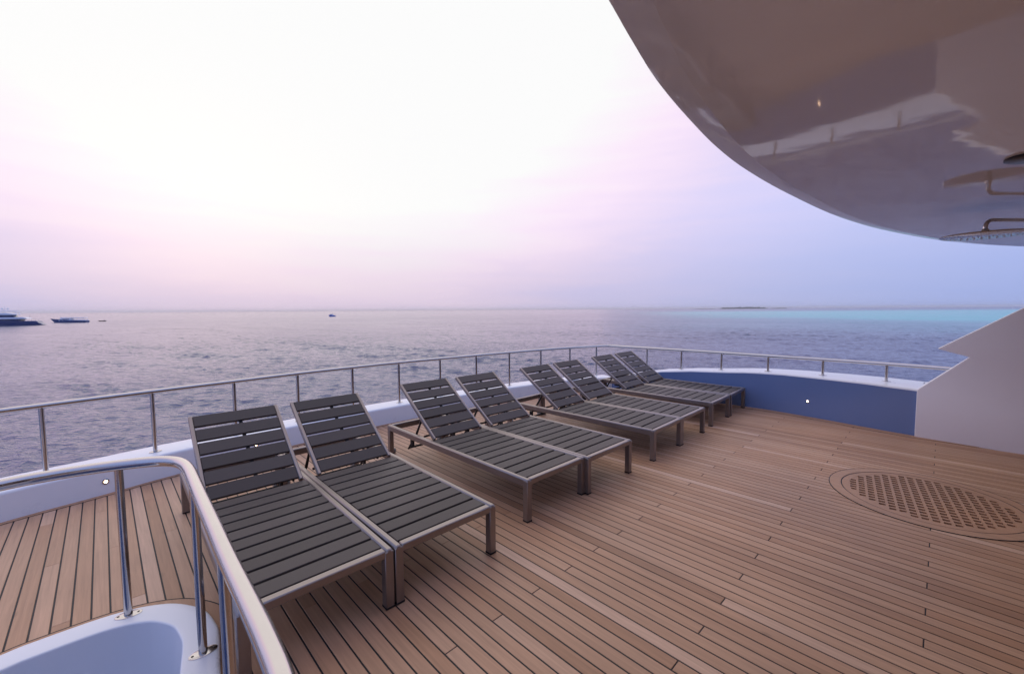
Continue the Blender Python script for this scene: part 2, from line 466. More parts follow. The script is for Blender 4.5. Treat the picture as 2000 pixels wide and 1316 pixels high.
def bulwark(name, inner, h, w, panel_mat, parent_label):
    root = empty(name, inner[len(inner) // 2])
    root_inv = Matrix.Translation(-Vector(root.location))
    H = [h(p) for p in inner]; W = [w(p) for p in inner]
    up = lambda pts, zz: [Vector((p.x, p.y, z)) - Vector(root.location) for p, z in zip(pts, zz)]
    r = 0.022
    panel = MB()
    back = offset_poly(inner, 0.03)
    panel.loops([up(back, [-0.4] * len(H)), up(inner, [-0.4] * len(H)), up(inner, [x - r for x in H])])
    panel.build('inner_panel', panel_mat, root, True)
    cap = MB()
    rows = []
    for k in range(5):
        a = k / 4 * PI / 2
        rows.append(up(offset_poly(inner, r * (1 - math.cos(a)) - 0.0), [x - r + r * math.sin(a) for x in H]))
    for fr in (0.33, 0.66):
        rows.append(up(offset_poly(inner, [r + (x - 2 * r) * fr for x in W]), [x + 0.004 for x in H]))
    for k in range(5):
        a = PI / 2 - k / 4 * PI / 2
        rows.append(up(offset_poly(inner, [x - r + r * math.cos(a) for x in W]), [x - r + r * math.sin(a) for x in H]))
    rows.append(up(offset_poly(inner, [x - 0.05 for x in W]), [x - 0.25 for x in H]))
    rows.append(up(offset_poly(inner, [x - 0.02 for x in W]), [-1.6] * len(H)))
    rows.append(up(offset_poly(inner, [x - 0.5 for x in W]), [SEA - 1.0] * len(H)))
    cap.loops(rows)
    cap.build('ledge', M['gelcoat'], root, True)
    return root
bw = bulwark('bulwark', left_in, lambda p: 0.22, lambda p: lerp_tab(p.x, [(-4.7, 0.5), (-3.67, 0.44), (-3.0, 0.36), (1.87, 0.34)]), M['gelcoat'], None)
tag(bw, 'low white bulwark with flat ledge curving along the left edge of the deck', 'bulwark')
bb = bulwark('bulwark', right_in, hr, wr_, M['blue'], None)
tag(bb, 'taller blue-painted bulwark with white ledge across the far right of the deck', 'bulwark')

# ---------------------------------------------------------------- teak deck
u_ax = Vector((math.cos(YAW), math.sin(YAW), 0)); v_ax = Vector((-math.sin(YAW), math.cos(YAW), 0))
coam_out = [(-2.95, -0.5), (-2.78, 0.4), (-2.60, 1.0), (-2.42, 1.40), (-2.209, 1.713), (-2.135, 1.797), (-1.988, 1.928), (-1.872, 1.997), (-1.776, 2.025), (-1.692, 2.03),
            (-1.589, 2.009), (-1.505, 1.972), (-1.416, 1.903), (-1.347, 1.831), (-1.183, 1.604), (-0.95, 1.33), (-0.72, 1.08), (-0.50, 0.83), (-0.42, 0.55), (-0.45, 0.0), (-0.55, -0.5)]
coam_out = catmull([(x, y, 0) for x, y in coam_out], 4)
coam_ccw = list(reversed(coam_out))          # counter-clockwise: interior on the left
grate_c = Vector((3.245, 3.205, 0)); GR = 0.615
deck_poly = [Vector(p) for p in left_in] + [Vector(p) for p in right_in[1:]] + [Vector((6.6, 2.5, 0)), Vector((6.9, -2.3, 0)), Vector((-1.0, -2.35, 0)), Vector((-4.7, -2.4, 0))]
deck_poly = [p for p in deck_poly if p.y > -2.5]
def crossings(poly, v):
    xs = []
    N = len(poly)
    for i in range(N):
        a, b = poly[i], poly[(i + 1) % N]
        va, vb = a.dot(v_ax), b.dot(v_ax)
        if (va - v) * (vb - v) < 0:
            t = (v - va) / (vb - va); xs.append((a + (b - a) * t).dot(u_ax))
    return sorted(xs)
PITCH, V0, ST = 0.0694, 1.657, 0.729
W_IN = PITCH - 0.0076
def spans(vc):
    lo = crossings(deck_poly, vc)
    if len(lo) < 2: return []
    res = [(lo[0] - 0.04, lo[-1] + 0.04)]
    holes = []
    hs = [crossings(coam_ccw, vc + e) for e in (-W_IN / 2, 0, W_IN / 2)]
    hs = [x for x in hs if len(x) >= 2]
    if hs: holes.append((max(x[0] for x in hs) + 0.012, min(x[-1] for x in hs) - 0.012))
    gv = grate_c.dot(v_ax); gu = grate_c.dot(u_ax)
    if abs(vc - gv) < GR - 0.04:
        d = math.sqrt((GR - 0.045) ** 2 - (vc - gv) ** 2); holes.append((gu - d, gu + d))
    for a, b in holes:
        if b <= a: continue
        nr = []
        for s, e in res:
            if b <= s or a >= e: nr.append((s, e)); continue
            if a > s: nr.append((s, a))
            if b < e: nr.append((b, e))
        res = nr
    return res
planks = []; base = MB()
for k in range(-110, 110):
    vc = V0 + PITCH * k
    for s, e in spans(vc):
        q = [u_ax * s + v_ax * (vc - PITCH / 2), u_ax * e + v_ax * (vc - PITCH / 2), u_ax * e + v_ax * (vc + PITCH / 2), u_ax * s + v_ax * (vc + PITCH / 2)]
        base.add([(p.x, p.y, -0.0022) for p in q], [(0, 1, 2, 3)])
        n0, n1 = math.floor(s / ST) - 1, math.ceil(e / ST) + 1
        cuts = [(n * ST, n) for n in range(n0, n1) if (k - (n + 1)) % 4 == 0 and s + 0.05 < n * ST < e - 0.05]
        pts = [(s, 0)] + cuts + [(e, 0)]
        for i in range(len(pts) - 1):
            g0 = 0.0 if i == 0 else (0.0026 if pts[i][1] >= -2 else 0.0010)
            g1 = 0.0 if i == len(pts) - 2 else (0.0026 if pts[i + 1][1] >= -2 else 0.0010)
            planks.append((pts[i][0] + g0, pts[i + 1][0] - g1, vc))
deck = base.build('deck', M['caulk']); tag(deck, 'teak planked deck with black caulked seams', None, None, 'structure')
def img_area(s, e, vc):
    tot = 0.0
    n = max(2, int((e - s) / 0.25))
    P = []
    for i in range(n + 1):
        row = []
        for w in (-1, 1):
            p = u_ax * (s + (e - s) * i / n) + v_ax * (vc + w * W_IN / 2) - Vector((0, 0, 1.5))
            c = p.dot(F)
            row.append((p.dot(R) / c, p.dot(U) / c) if c > 0.3 else None)
        P.append(row)
    for i in range(n):
        q = P[i] + P[i + 1]
        if any(x is None for x in q): continue
        cx = sum(x[0] for x in q) / 4; cy = sum(x[1] for x in q) / 4
        if abs(cx) > 1.22 or abs(cy) > 0.81: continue
        a, b, c, d = P[i][0], P[i][1], P[i + 1][1], P[i + 1][0]
        pts = (a, b, c, d); ar = 0
        for j in range(4):
            x0, y0 = pts[j]; x1, y1 = pts[(j + 1) % 4]; ar += x0 * y1 - x1 * y0
        tot += abs(ar) / 2
    return tot
def plank_geo(mb, s, e, vc):
    ch = 0.0012; h = W_IN / 2
    def P(u, v, z): p = u_ax * u + v_ax * v; return (p.x, p.y, z)
    lo = [P(s, vc - h, -0.012), P(e, vc - h, -0.012), P(e, vc + h, -0.012), P(s, vc + h, -0.012)]
    mi = [P(s, vc - h, -ch), P(e, vc - h, -ch), P(e, vc + h, -ch), P(s, vc + h, -ch)]
    hi = [P(s + ch, vc - h + ch, 0), P(e - ch, vc - h + ch, 0), P(e - ch, vc + h - ch, 0), P(s + ch, vc + h - ch, 0)]
    fs = [(8, 9, 10, 11)]
    for o in (0, 4):
        for i in range(4): fs.append((o + i, o + (i + 1) % 4, o + 4 + (i + 1) % 4, o + 4 + i))
    mb.add(lo + mi + hi, fs)
def tone_rand():
    t = rnd.gauss(0.52, 0.13)
    if rnd.random() < 0.08: t += 0.25
    return min(0.98, max(0.03, t))
ranked = sorted(planks, key=lambda p: -img_area(*p))
for s, e, vc in ranked[:300]:
    mb = MB(); plank_geo(mb, s, e, vc)
    mb.build('plank', M['teak'], deck, tone=tone_rand())
rest = MB(); tones = []
for s, e, vc in ranked[300:]:
    plank_geo(rest, s, e, vc); tones += [tone_rand()] * 9
o = rest.build('plank_field', M['teak'], deck, tone=tones); tag(o, None, None, None, 'stuff')

def strip(name, curve, d0, d1, z, parent, mat, closed=False, tone=0.5, thick=0.012):
    a = offset_poly(curve, d0, closed); b = offset_poly(curve, d1, closed)
    f = lambda pts, zz: [Vector((p.x, p.y, zz)) for p in pts]
    mb = MB(); mb.loops([f(a, z - thick), f(a, z), f(b, z), f(b, z - thick)], closed)
    return mb.build(name, mat, parent, tone=tone)
strip('margin_board', left_in[6:], 0.0, -0.045, 0.0035, deck, M['teak'], tone=0.33)
strip('margin_board', right_in[:-4], 0.0, -0.11, 0.0035, deck, M['teak'], tone=0.45)
strip('margin_seam', left_in[6:], -0.045, -0.050, 0.0015, deck, M['caulk'])
strip('margin_seam', right_in[:-4], -0.11, -0.115, 0.0015, deck, M['caulk'])
strip('coaming_margin_board', coam_ccw, -0.001, -0.072, 0.0035, deck, M['teak'], tone=0.36)
strip('margin_seam', coam_ccw, -0.072, -0.078, 0.0040, deck, M['caulk'])

# ---------------------------------------------------------------- stairwell coaming
coam = empty('stairwell_coaming', (-1.7, 1.4, 0))
off = Vector(coam.location)
def Z(pts, z): return [Vector((p.x, p.y, z)) - off for p in pts]
ring = coam_ccw[2:-2]
rows = [Z(ring, -0.02), Z(ring, 0.022)]
for k in range(1, 4):
    a = k / 3 * PI / 2; rows.append(Z(offset_poly(ring, 0.018 * (1 - math.cos(a))), 0.022 + 0.018 * math.sin(a)))
rows += [Z(offset_poly(ring, 0.05), 0.041), Z(offset_poly(ring, 0.11), 0.041)]
for k in range(4):
    a = k / 3 * PI / 2; rows.append(Z(offset_poly(ring, 0.127 + 0.008 * math.sin(a)), 0.033 + 0.008 * math.cos(a)))
mb = MB(); mb.loops(rows); mb.build('rim', M['gelcoat'], coam, True)
mb = MB(); mb.loops([Z(offset_poly(ring, 0.135), 0.033), Z(offset_poly(ring, 0.150), -0.25), Z(offset_poly(ring, 0.155), -1.1), Z(offset_poly(ring, 0.155), -2.3)])
mb.build('well_wall', M['gelcoat'], coam, True)
mb = MB(); mb.add([Vector((p.x, p.y, -2.3)) - off for p in ring], [tuple(range(len(ring)))]); mb.build('well_floor', M['panel'], coam)
tag(coam, 'white rounded coaming around the stairwell opening at the bottom left', 'coaming')

# ---------------------------------------------------------------- handrails
def flange(mb, p, t, r1=0.040, r2=0.026, h=0.004, holes=True):
    """oval base plate, long axis along t"""
    t = Vector((t[0], t[1], 0)).normalized(); s = Vector((-t.y, t.x, 0))
    n = 20; lo, mid, hi = [], [], []
    for k in range(n):
        a = 2 * PI * k / n
        d = t * (r1 * math.cos(a)) + s * (r2 * math.sin(a))
        lo.append(p + d); mid.append(p + d + Vector((0, 0, h * 0.6))); hi.append(p + d * 0.92 + Vector((0, 0, h)))
    mb.loops([lo, mid, hi], True, True)
def screws(p, t, r1, parent):
    t = Vector((t[0], t[1], 0)).normalized()
    for sg in (-1, 1):
        mb = MB(); mb.lathe([(0.0052, 0.0), (0.0052, 0.0012), (0.003, 0.002)], p + t * (sg * r1 * 0.72) + Vector((0, 0, 0.004)), 8)
        mb.build('screw', M['bronze'], parent)

near = empty('handrail', (-1.6, 1.9, 0.04)); no = Vector(near.location)
near_path = [(-2.86, -0.4), (-2.70, 0.4), (-2.50, 1.0), (-2.32, 1.42), (-2.135, 1.70), (-2.035, 1.803), (-1.94, 1.873), (-1.845, 1.925), (-1.755, 1.962), (-1.675, 1.975), (-1.60, 1.960), (-1.535, 1.920),
             (-1.464, 1.855), (-1.379, 1.765), (-1.217, 1.590), (-1.002, 1.360), (-0.825, 1.170), (-0.649, 0.985), (-0.533, 0.862), (-0.44, 0.755), (-0.33, 0.60), (-0.28, 0.40), (-0.28, 0.0), (-0.35, -0.5)]
np_ = [Vector((x, y, 0.785)) - no for x, y in near_path]
mb = MB(); mb.tube(catmull(np_, 5), 0.0245, 18)
mb.build('top_rail', M['steel'], near, True)
for (x, y, tx, ty) in [(-1.863, 1.940, 0.86, 0.50), (-1.335, 1.712, 0.70, 0.71), (-0.885, 1.235, 0.72, 0.69), (-2.56, 0.9, 0.4, 1.0)]:
    p = Vector((x, y, 0.0405)) - no
    mb = MB(); mb.tube([p + Vector((0, 0, 0.0)), p + Vector((0, 0, 0.72))], 0.0165, 16)
    post = mb.build('post', M['steel'], near, True)
    mb = MB(); flange(mb, p, (tx, ty), 0.052, 0.030)
    fl = mb.build('base_plate', M['steel'], post, True)
    screws(p, (tx, ty), 0.052, post)
tag(near, 'polished steel handrail bending around the stairwell in the near left foreground', 'handrail')

rail = empty('guard_rail', (-1.5, 5.7, 0.22)); ro = Vector(rail.location)
lp = [(-4.9, -2.3), (-4.85, 0.0), (-4.45, 1.6), (-4.02, 2.62), (-3.66, 3.22), (-3.27, 3.77), (-2.87, 4.29), (-2.475, 4.80), (-2.03, 5.29), (-1.565, 5.75), (-1.07, 6.18), (-0.57, 6.60), (-0.049, 7.015), (0.509, 7.44), (1.078, 7.81), (1.63, 8.09), (1.875, 8.17)]
rp = [(1.875, 8.17), (2.06, 8.02), (2.46, 7.62), (2.91, 7.18), (3.37, 6.72), (3.825, 6.235), (4.295, 5.765), (4.735, 5.27), (5.13, 4.74), (5.45, 4.2)]
RZ = 0.778
path = catmull([(x, y, 0) for x, y in lp], 4) + catmull([(x, y, 0) for x, y in rp], 4)[1:]
mb = MB(); mb.tube([Vector((p.x, p.y, RZ)) - ro for p in path], 0.0215, 14)
mb.build('top_rail', M['steel'], rail, True)
def post(x, y, zb, t):
    p = Vector((x, y, zb)) - ro
    mb = MB(); mb.tube([p, Vector((p.x, p.y, RZ - 0.008 - ro.z))], 0.0165, 12)
    po = mb.build('post', M['steel'], rail, True)
    mb = MB(); flange(mb, p + Vector((0, 0, 0.001)), t, 0.048, 0.03); mb.build('base_plate', M['steel'], po, True)
for i, (x, y) in enumerate(lp[1:-1]):
    a, b = lp[i], lp[i + 2]
    post(x, y, 0.2235, (b[0] - a[0], b[1] - a[1]))
for i, (x, y) in enumerate(rp[1:-1]):
    a, b = rp[i], rp[i + 2]
    if i == 0: continue
    # ledge height below this post: nearest point on the inner line
    pn = min(right_in, key=lambda p: (p.x - x) ** 2 + (p.y - y) ** 2)
    post(x, y, hr(pn) + 0.0035, (b[0] - a[0], b[1] - a[1]))
tag(rail, 'long polished steel guard rail on thin posts around the far edge of the deck', 'railing')

# ---------------------------------------------------------------- white wing panel at right
A = Vector((4.647, 4.774, 0)); D = Vector((5.174 - 4.647, 4.163 - 4.774, 0)).normalized(); Nn = Vector((-D.y, D.x, 0))
if Nn.y < 0: Nn = -Nn
prof = [(0, -0.01), (0, 0.548), (0.393, 0.956), (0.146, 1.03), (0.738, 1.482), (1.70, 2.215), (2.6, 2.215), (2.6, -0.01)]
bmw = bmesh.new()
vv = [bmw.verts.new(A + D * s + Vector((0, 0, z)) - A) for s, z in prof]
fc = bmw.faces.new(vv)
ret = bmesh.ops.extrude_face_region(bmw, geom=[fc])
bmesh.ops.translate(bmw, vec=Nn * 0.16, verts=[g for g in ret['geom'] if isinstance(g, bmesh.types.BMVert)])
bmesh.ops.recalc_face_normals(bmw, faces=bmw.faces)
sharp = [e for e in bmw.edges if len(e.link_faces) == 2]
bmesh.ops.bevel(bmw, geom=sharp, offset=0.009, segments=3, affect='EDGES', profile=0.5)
me = bpy.data.meshes.new('wing_wall'); bmw.to_mesh(me); bmw.free(); me.materials.append(M['panel'])
me.polygons.foreach_set('use_smooth', [True] * len(me.polygons)); me.set_sharp_from_angle(angle=math.radians(30))
wing = link('wing_wall', me); wing.location = A
tag(wing, 'pale wing wall with a pointed notched edge at the right of the deck', 'wall')

# ---------------------------------------------------------------- cabin walls behind and beside the camera
cab = empty('cabin', (3.0, -2.0, 0)); co = Vector(cab.location)
mb = MB(); mb.box(Vector((2.9, -2.3, 1.2)) - co, (7.6, 0.12, 2.6)); mb.build('rear_wall', M['panel'], cab)
mb = MB(); mb.box(Vector((6.70, 0.4, 1.2)) - co, (0.12, 5.26, 2.6)); mb.build('side_wall', M['panel'], cab)
mb = MB(); mb.box(Vector((1.8, -2.23, 1.05)) - co, (1.6, 0.012, 2.0)); mb.build('glass_door', M['boat_glass'], cab)
tag(cab, 'white cabin walls of the deckhouse behind the viewer', 'cabin')

# ---------------------------------------------------------------- overhang
edge = [(-2.35, -3.3), (-1.45, -1.8), (-0.72, -0.55), (-0.19, 0.36), (0.055, 0.77), (0.223, 1.022), (0.321, 1.173), (0.461, 1.378), (0.660, 1.629), (0.924, 1.936), (1.243, 2.259), (1.758, 2.715), (2.625, 3.412), (3.628, 4.072), (4.915, 4.740), (6.205, 5.144), (8.4, 5.45)]
edge = catmull([(x, y, 0) for x, y in edge], 5)
ov = empty('roof_overhang', (3.0, 2.0, 2.2)); oo = Vector(ov.location)
def OZ(pts, z): return [Vector((p.x, p.y, z)) - oo for p in pts]
inner = offset_poly(edge, -0.095)
mb = MB()
lo = OZ(inner, 2.2) + [Vector((8.4, -3.4, 2.2)) - oo]
mb.add(lo, [tuple(range(len(lo)))])
mb.build('underside', M['ceiling'], ov)
mb = MB()
rows = []
rows.append(OZ(inner, 2.2003))
rows.append(OZ(offset_poly(edge, -0.088), 2.2012))
rows.append(OZ(offset_poly(edge, -0.02), 2.2105))
rows.append(OZ(offset_poly(edge, -0.004), 2.2145))
rows.append(OZ(edge, 2.222))
rows.append(OZ(offset_poly(edge, -0.012), 2.26))
rows.append(OZ(offset_poly(edge, -0.08), 2.46))
rows.append(OZ(offset_poly(edge, -0.22), 2.60))
mb.loops(rows); mb.build('edge_band', M['ceiling'], ov, True)
top = OZ(offset_poly(edge, -0.20), 2.60) + [Vector((8.4, -3.4, 2.60)) - oo]
mb = MB(); mb.add(top, [tuple(range(len(top)))]); mb.build('roof_top', M['gelcoat'], ov)
tag(ov, 'glossy curved white roof overhang filling the upper right', 'roof')

# recessed round fitting in the ceiling
mb = MB(); mb.lathe([(0.085, 0.004), (0.085, -0.006), (0.07, -0.012)], (0, 0, 0), 28)
spk = mb.build('ceiling_speaker', M['bronze'], None, True); spk.location = (2.44, 2.02, 2.196)
tag(spk, 'dark round fitting set in the glossy ceiling at the right edge', 'ceiling fitting')

# ---------------------------------------------------------------- shower
sh = empty('rain_shower', (3.36, 3.02, 2.0)); so = Vector(sh.location)
mb = MB(); mb.lathe([(0.03, 0.022), (0.10, 0.013), (0.225, 0.007), (0.232, 0.0), (0.225, -0.004)], (0, 0, 0), 40)
head = mb.build('shower_head', M['steel'], sh, True)
mb = MB()
for i in range(5):
    rr = 0.035 + i * 0.043; nn = 6 + i * 7
    for k in range(nn):
        a = 2 * PI * k / nn + i
        mb.lathe([(0.0035, -0.003), (0.0022, -0.0075)], (rr * math.cos(a), rr * math.sin(a), 0), 6)
noz = mb.build('nozzle', M['steel'], head); tag(noz, None, None, None, 'stuff')
mb = MB()
arm = [(0, 0, 0.018), (0, 0, 0.05), (0.003, 0, 0.075), (0.02, -0.003, 0.098), (0.045, -0.006, 0.106), (0.09, -0.01, 0.108), (0.60, -0.05, 0.108), (0.66, -0.053, 0.112), (0.685, -0.055, 0.135), (0.69, -0.056, 0.200)]
mb.tube(catmull(arm, 4), 0.0125, 14); mb.build('arm', M['steel'], sh, True)
mb = MB(); mb.lathe([(0.02, 0.0), (0.02, 0.022), (0.014, 0.03)], (0, 0, 0.018), 16); mb.build('swivel_nut', M['steel'], sh, True)
mb = MB(); mb.lathe([(0.04, 0.192), (0.04, 0.2), (0.03, 0.2)], (0.69, -0.056, -0.002), 18); mb.build('ceiling_flange', M['steel'], sh, True)
sh.rotation_euler = (0, 0, math.radians(8))
tag(sh, 'chrome rain shower head on a bent pipe under the overhang, above the round grate', 'shower')

# ---------------------------------------------------------------- round shower grate in the deck
gr = empty('deck_grate', grate_c); go = Vector((0, 0, 0))
circ = [Vector((math.cos(2 * PI * k / 72), math.sin(2 * PI * k / 72), 0)) for k in range(72)]
def ringmesh(name, r0, r1, z, mat, tone=None, a0=0, a1=72, thick=0.012):
    idx = [k % 72 for k in range(a0, a1 + 1)] if a1 - a0 < 72 else list(range(72))
    f = lambda r, zz: [circ[k] * r + Vector((0, 0, zz)) for k in idx]
    mb = MB(); mb.loops([f(r0, z - thick), f(r0, z), f(r1, z), f(r1, z - thick)], closed=(a1 - a0 >= 72))
    return mb.build(name, mat, gr, tone=tone)
for a in range(0, 72, 12):
    ringmesh('ring_plank', 0.533, 0.609, 0.0035, M['teak'], rnd.uniform(0.35, 0.6), a, a + 12)
ringmesh('outer_seam', 0.609, 0.6145, 0.0042, M['caulk'])
ringmesh('inner_seam', 0.524, 0.533, 0.0012, M['caulk'])
P_, HW, HU = 0.056, 0.034, 0.040
rot = YAW + math.radians(7.5); cr, sr = math.cos(rot), math.sin(rot)
lines, linesu = [], []
n = 10
for i in range(-n, n + 1):
    lines += [i * P_ - HW / 2, i * P_ + HW / 2]
    linesu += [i * P_ - HU / 2, i * P_ + HU / 2]
mb = MB(); tn = []
NS = 72
cell = {}
def vid(i, j):
    key = (i, j)
    if key not in cell:
        x, y = linesu[i], lines[j]
        cell[key] = len(mb.v); mb.v.append((x * cr - y * sr, x * sr + y * cr, 0.001))
    return cell[key]
hole = lambda i, j: (i % 2 == 0 and j % 2 == 0 and math.hypot((linesu[i] + linesu[i + 1]) / 2, (lines[j] + lines[j + 1]) / 2) < 0.462)
top_faces = []
for i in range(len(lines) - 1):
    for j in range(len(lines) - 1):
        cx, cy = (linesu[i] + linesu[i + 1]) / 2, (lines[j] + lines[j + 1]) / 2
        if math.hypot(cx, cy) > 0.527: continue
        if hole(i, j): continue
        if max(math.hypot(linesu[a], lines[b]) for a in (i, i + 1) for b in (j, j + 1)) > 0.529: continue
        mb.f.append((vid(i, j), vid(i + 1, j), vid(i + 1, j + 1), vid(i, j + 1)))
bmg = bmesh.new(); me = mb.mesh('lattice', M['teak']); bmg.from_mesh(me)
ret = bmesh.ops.extrude_face_region(bmg, geom=list(bmg.faces))
bmesh.ops.translate(bmg, vec=(0, 0, -0.0120), verts=[g for g in ret['geom'] if isinstance(g, bmesh.types.BMVert)])
bmesh.ops.recalc_face_normals(bmg, faces=bmg.faces)
bmg.to_mesh(me); bmg.free()
at = me.attributes.new('tone', 'FLOAT', 'FACE'); at.data.foreach_set('value', [0.40] * len(me.polygons))
link('lattice', me, gr)
ringmesh('lattice_border', 0.478, 0.524, 0.0022, M['teak'], 0.42)
mb = MB(); mb.add([circ[k] * 0.56 + Vector((0, 0, -0.0125)) for k in range(72)], [tuple(range(72))]); mb.build('hole_shade_disc', M['black'], gr)  # black disc close under the lattice paints the shade of deeper holes
tag(gr, 'round teak grate with a grid of square holes flush in the deck at right', 'grate')

# ---------------------------------------------------------------- courtesy lights
def courtesy(loc, nrm_, r, label):
    n_ = Vector(nrm_).normalized()
    root = empty('courtesy_light', loc)
    q = n_.to_track_quat('Z', 'Y').to_matrix().to_4x4()
    def T(mb):
        mb.v = [tuple(q @ Vector(v)) for v in mb.v]; return mb
    mb = MB(); mb.lathe([(r * 1.75, 0.0), (r * 1.75, 0.003), (r * 1.3, 0.006), (r * 1.0, 0.0062)], (0, 0, 0), 20); T(mb).build('bezel', M['steel'], root, True)
    mb = MB(); mb.lathe([(r * 0.9, 0.005), (r * 0.8, 0.009), (r * 0.4, 0.011)], (0, 0, 0), 16); T(mb).build('lens', M['lamp'], root, True)
    tag(root, label, 'light', 'courtesy lights set in the bulwarks')
def near_norm(curve, p, side):
    i = min(range(1, len(curve) - 1), key=lambda k: (curve[k].x - p[0]) ** 2 + (curve[k].y - p[1]) ** 2)
    a, b = curve[i - 1], curve[i + 1]
    t = (b - a).normalized(); return Vector((t.y, -t.x, 0)), curve[i]
def on_curve(curve, p):
    best = None
    for a, b in zip(curve, curve[1:]):
        t = max(0, min(1, (Vector((p[0], p[1], 0)) - a).dot(b - a) / (b - a).length_squared))
        c = a + (b - a) * t; d = (Vector((p[0], p[1], 0)) - c).length
        if best is None or d < best[0]: best = (d, c, (b - a).normalized())
    return best[1], Vector((best[2].y, -best[2].x, 0))
for (x, y, z, curve, r, lab) in [(-3.357, 3.378, 0.109, left_in, 0.013, 'small round lit lamp in the white bulwark left of the near handrail post'),
                              (-2.681, 4.31, 0.101, left_in, 0.010, 'small round lit lamp in the white bulwark seen through the nearest lounger backrest'),
                              (4.056, 5.70, 0.214, right_in, 0.013, 'small round lit lamp in the blue bulwark right of the far loungers')]:
    p, nn = on_curve(curve, (x, y))
    courtesy((p.x + nn.x * 0.002, p.y + nn.y * 0.002, z), nn, r, lab)

# ---------------------------------------------------------------- sun loungers
L_, W_, H_, A_, B_, TH, WB = 2.028, 0.672, 0.308, 1.243, 0.744, 0.619, 0.572
def lounger():
    root = empty('sun_lounger')
    X = lambda u: L_ / 2 - u            # u measured from the foot end
    RW, RH = 0.038, 0.062
    for s in (-1, 1):
        m_ = MB().box((0, s * (W_ / 2 - RW / 2), H_ - RH / 2), (L_, RW, RH), ch=0.009)
        m_.build('side_rail', M['alu'], root, True)
    MB().box((X(0.0215), 0, H_ - 0.0225), (0.043, W_ - 2 * RW - 0.001, 0.043), ch=0.006).build('foot_rail', M['alu'], root, True)
    MB().box((X(L_ - 0.019), 0, H_ - 0.031), (0.038, W_ - 2 * RW - 0.001, 0.058), ch=0.006).build('head_rail', M['alu'], root, True)
    for u in (A_ - 0.02, 0.62):
        MB().box((X(u), 0, H_ - 0.055), (0.03, W_ - 2 * RW - 0.001, 0.03)).build('cross_rail', M['alu'], root)
    for u in (0.0215, L_ - 0.0215):
        for s in (-1, 1):
            y = s * (W_ / 2 - 0.0215)
            lg = MB().box((X(u), y, (H_ - 0.012) / 2 + 0.001), (0.046, 0.046, H_ - 0.012), ch=0.003).build('leg', M['alu'], root, True)
            if u < 1:
                MB().box((X(u), y, 0.006), (0.049, 0.049, 0.012), ch=0.002).build('rubber_foot', M['black'], lg)
            else:
                mb = MB(); mb.tube([(X(u) + 0.0, y - s * 0.045, 0.026), (X(u), y - s * 0.024, 0.026)], 0.026, 16); mb.build('wheel', M['rubber'], lg, True)
                MB().box((X(u), y, 0.006), (0.047, 0.047, 0.012), ch=0.002).build('rubber_foot', M['black'], lg)
    # seat slats
    n = 10; u0 = 0.0445; pitch = (A_ - u0) / n
    slat_me = MB().box((0, 0, 0), (pitch - 0.0195, W_ - 2 * RW - 0.003, 0.030), ch=0.002).mesh('seat_slat', M['slat'])
    for i in range(n):
        o = link('seat_slat', slat_me, root); o.location = (X(u0 + pitch * (i + 0.5)), 0, H_ - 0.0185)
        o.rotation_euler = (rnd.uniform(-0.001, 0.001), rnd.uniform(-0.004, 0.004), 0)
    for s in (-1, 1):
        MB().box((X((A_ + 0.05) / 2), s * 0.16, H_ - 0.0452), (A_ - 0.06, 0.025, 0.022)).build('slat_bearer', M['black'], root)
    # backrest, hinged at A_
    hinge = Matrix.Translation((X(A_), 0, H_ - 0.002)) @ Matrix.Rotation(TH, 4, 'Y')
    back = empty('backrest'); back.parent = root
    back.matrix_local = hinge
    back.name = 'backrest'
    for s in (-1, 1):
        MB().box((-B_ / 2, s * (WB / 2 - 0.0125), 0.0), (B_, 0.025, 0.036), ch=0.005).build('back_rail', M['alu'], back, True)
    nb = 6; bp = B_ / nb
    bme = MB().box((0, 0, 0), (bp - 0.024, WB - 0.052, 0.020), ch=0.002).mesh('back_slat', M['slat'])
    for i in range(nb):
        o = link('back_slat', bme, back); o.location = (-(bp * (i + 0.5) + (0.006 if i == 0 else 0.0) - (0.0 if i < nb - 1 else -0.008)), 0, 0.006)
        o.rotation_euler = (0, rnd.uniform(-0.006, 0.006), 0)
    MB().box((-B_ / 2 - 0.02, 0.02, -0.010), (B_ - 0.12, 0.022, 0.014)).build('back_bearer', M['black'], back)
    MB().box((-0.30, 0.0, -0.024), (0.028, WB - 0.055, 0.012)).build('back_stretcher', M['black'], back)
    # prop behind the backrest
    for s in (-1, 1):
        y = s * (W_ / 2 - 0.085)
        mb = MB(); mb.tube([(X(A_ + 0.26), y, H_ + 0.125), (X(1.61), y, 0.262), (X(1.76), y, 0.095)], [0.009, 0.013, 0.009], 6)
        mb.build('prop_strut', M['black'], root)
        MB().box((X(1.68), y, 0.17), (0.05, 0.022, 0.075), ch=0.004).build('notch_bracket', M['black'], root)
        MB().box((X(1.62), y + s * 0.035, 0.235), (0.30, 0.012, 0.022)).build('rack_bar', M['black'], root)
    mb = MB(); mb.tube([(X(1.755), -(W_ / 2 - 0.085), 0.105), (X(1.755), W_ / 2 - 0.085, 0.105)], 0.011, 8); mb.build('prop_bar', M['black'], root)
    mb = MB(); mb.tube([(X(1.46), -(W_ / 2 - 0.085), 0.285), (X(1.46), W_ / 2 - 0.085, 0.285)], 0.010, 8); mb.build('prop_bar', M['black'], root)
    return root
beds = [(-1.0948, 1.5803, -0.8175), (-0.5957, 2.0469, -0.8096), (0.1005, 2.8614, -0.8037), (0.605, 3.3051, -0.8044),
        (1.3857, 4.038, -0.7705), (1.8534, 4.5193, -0.7753), (2.5251, 5.2385, -0.7782), (3.0324, 5.7532, -0.7628)]
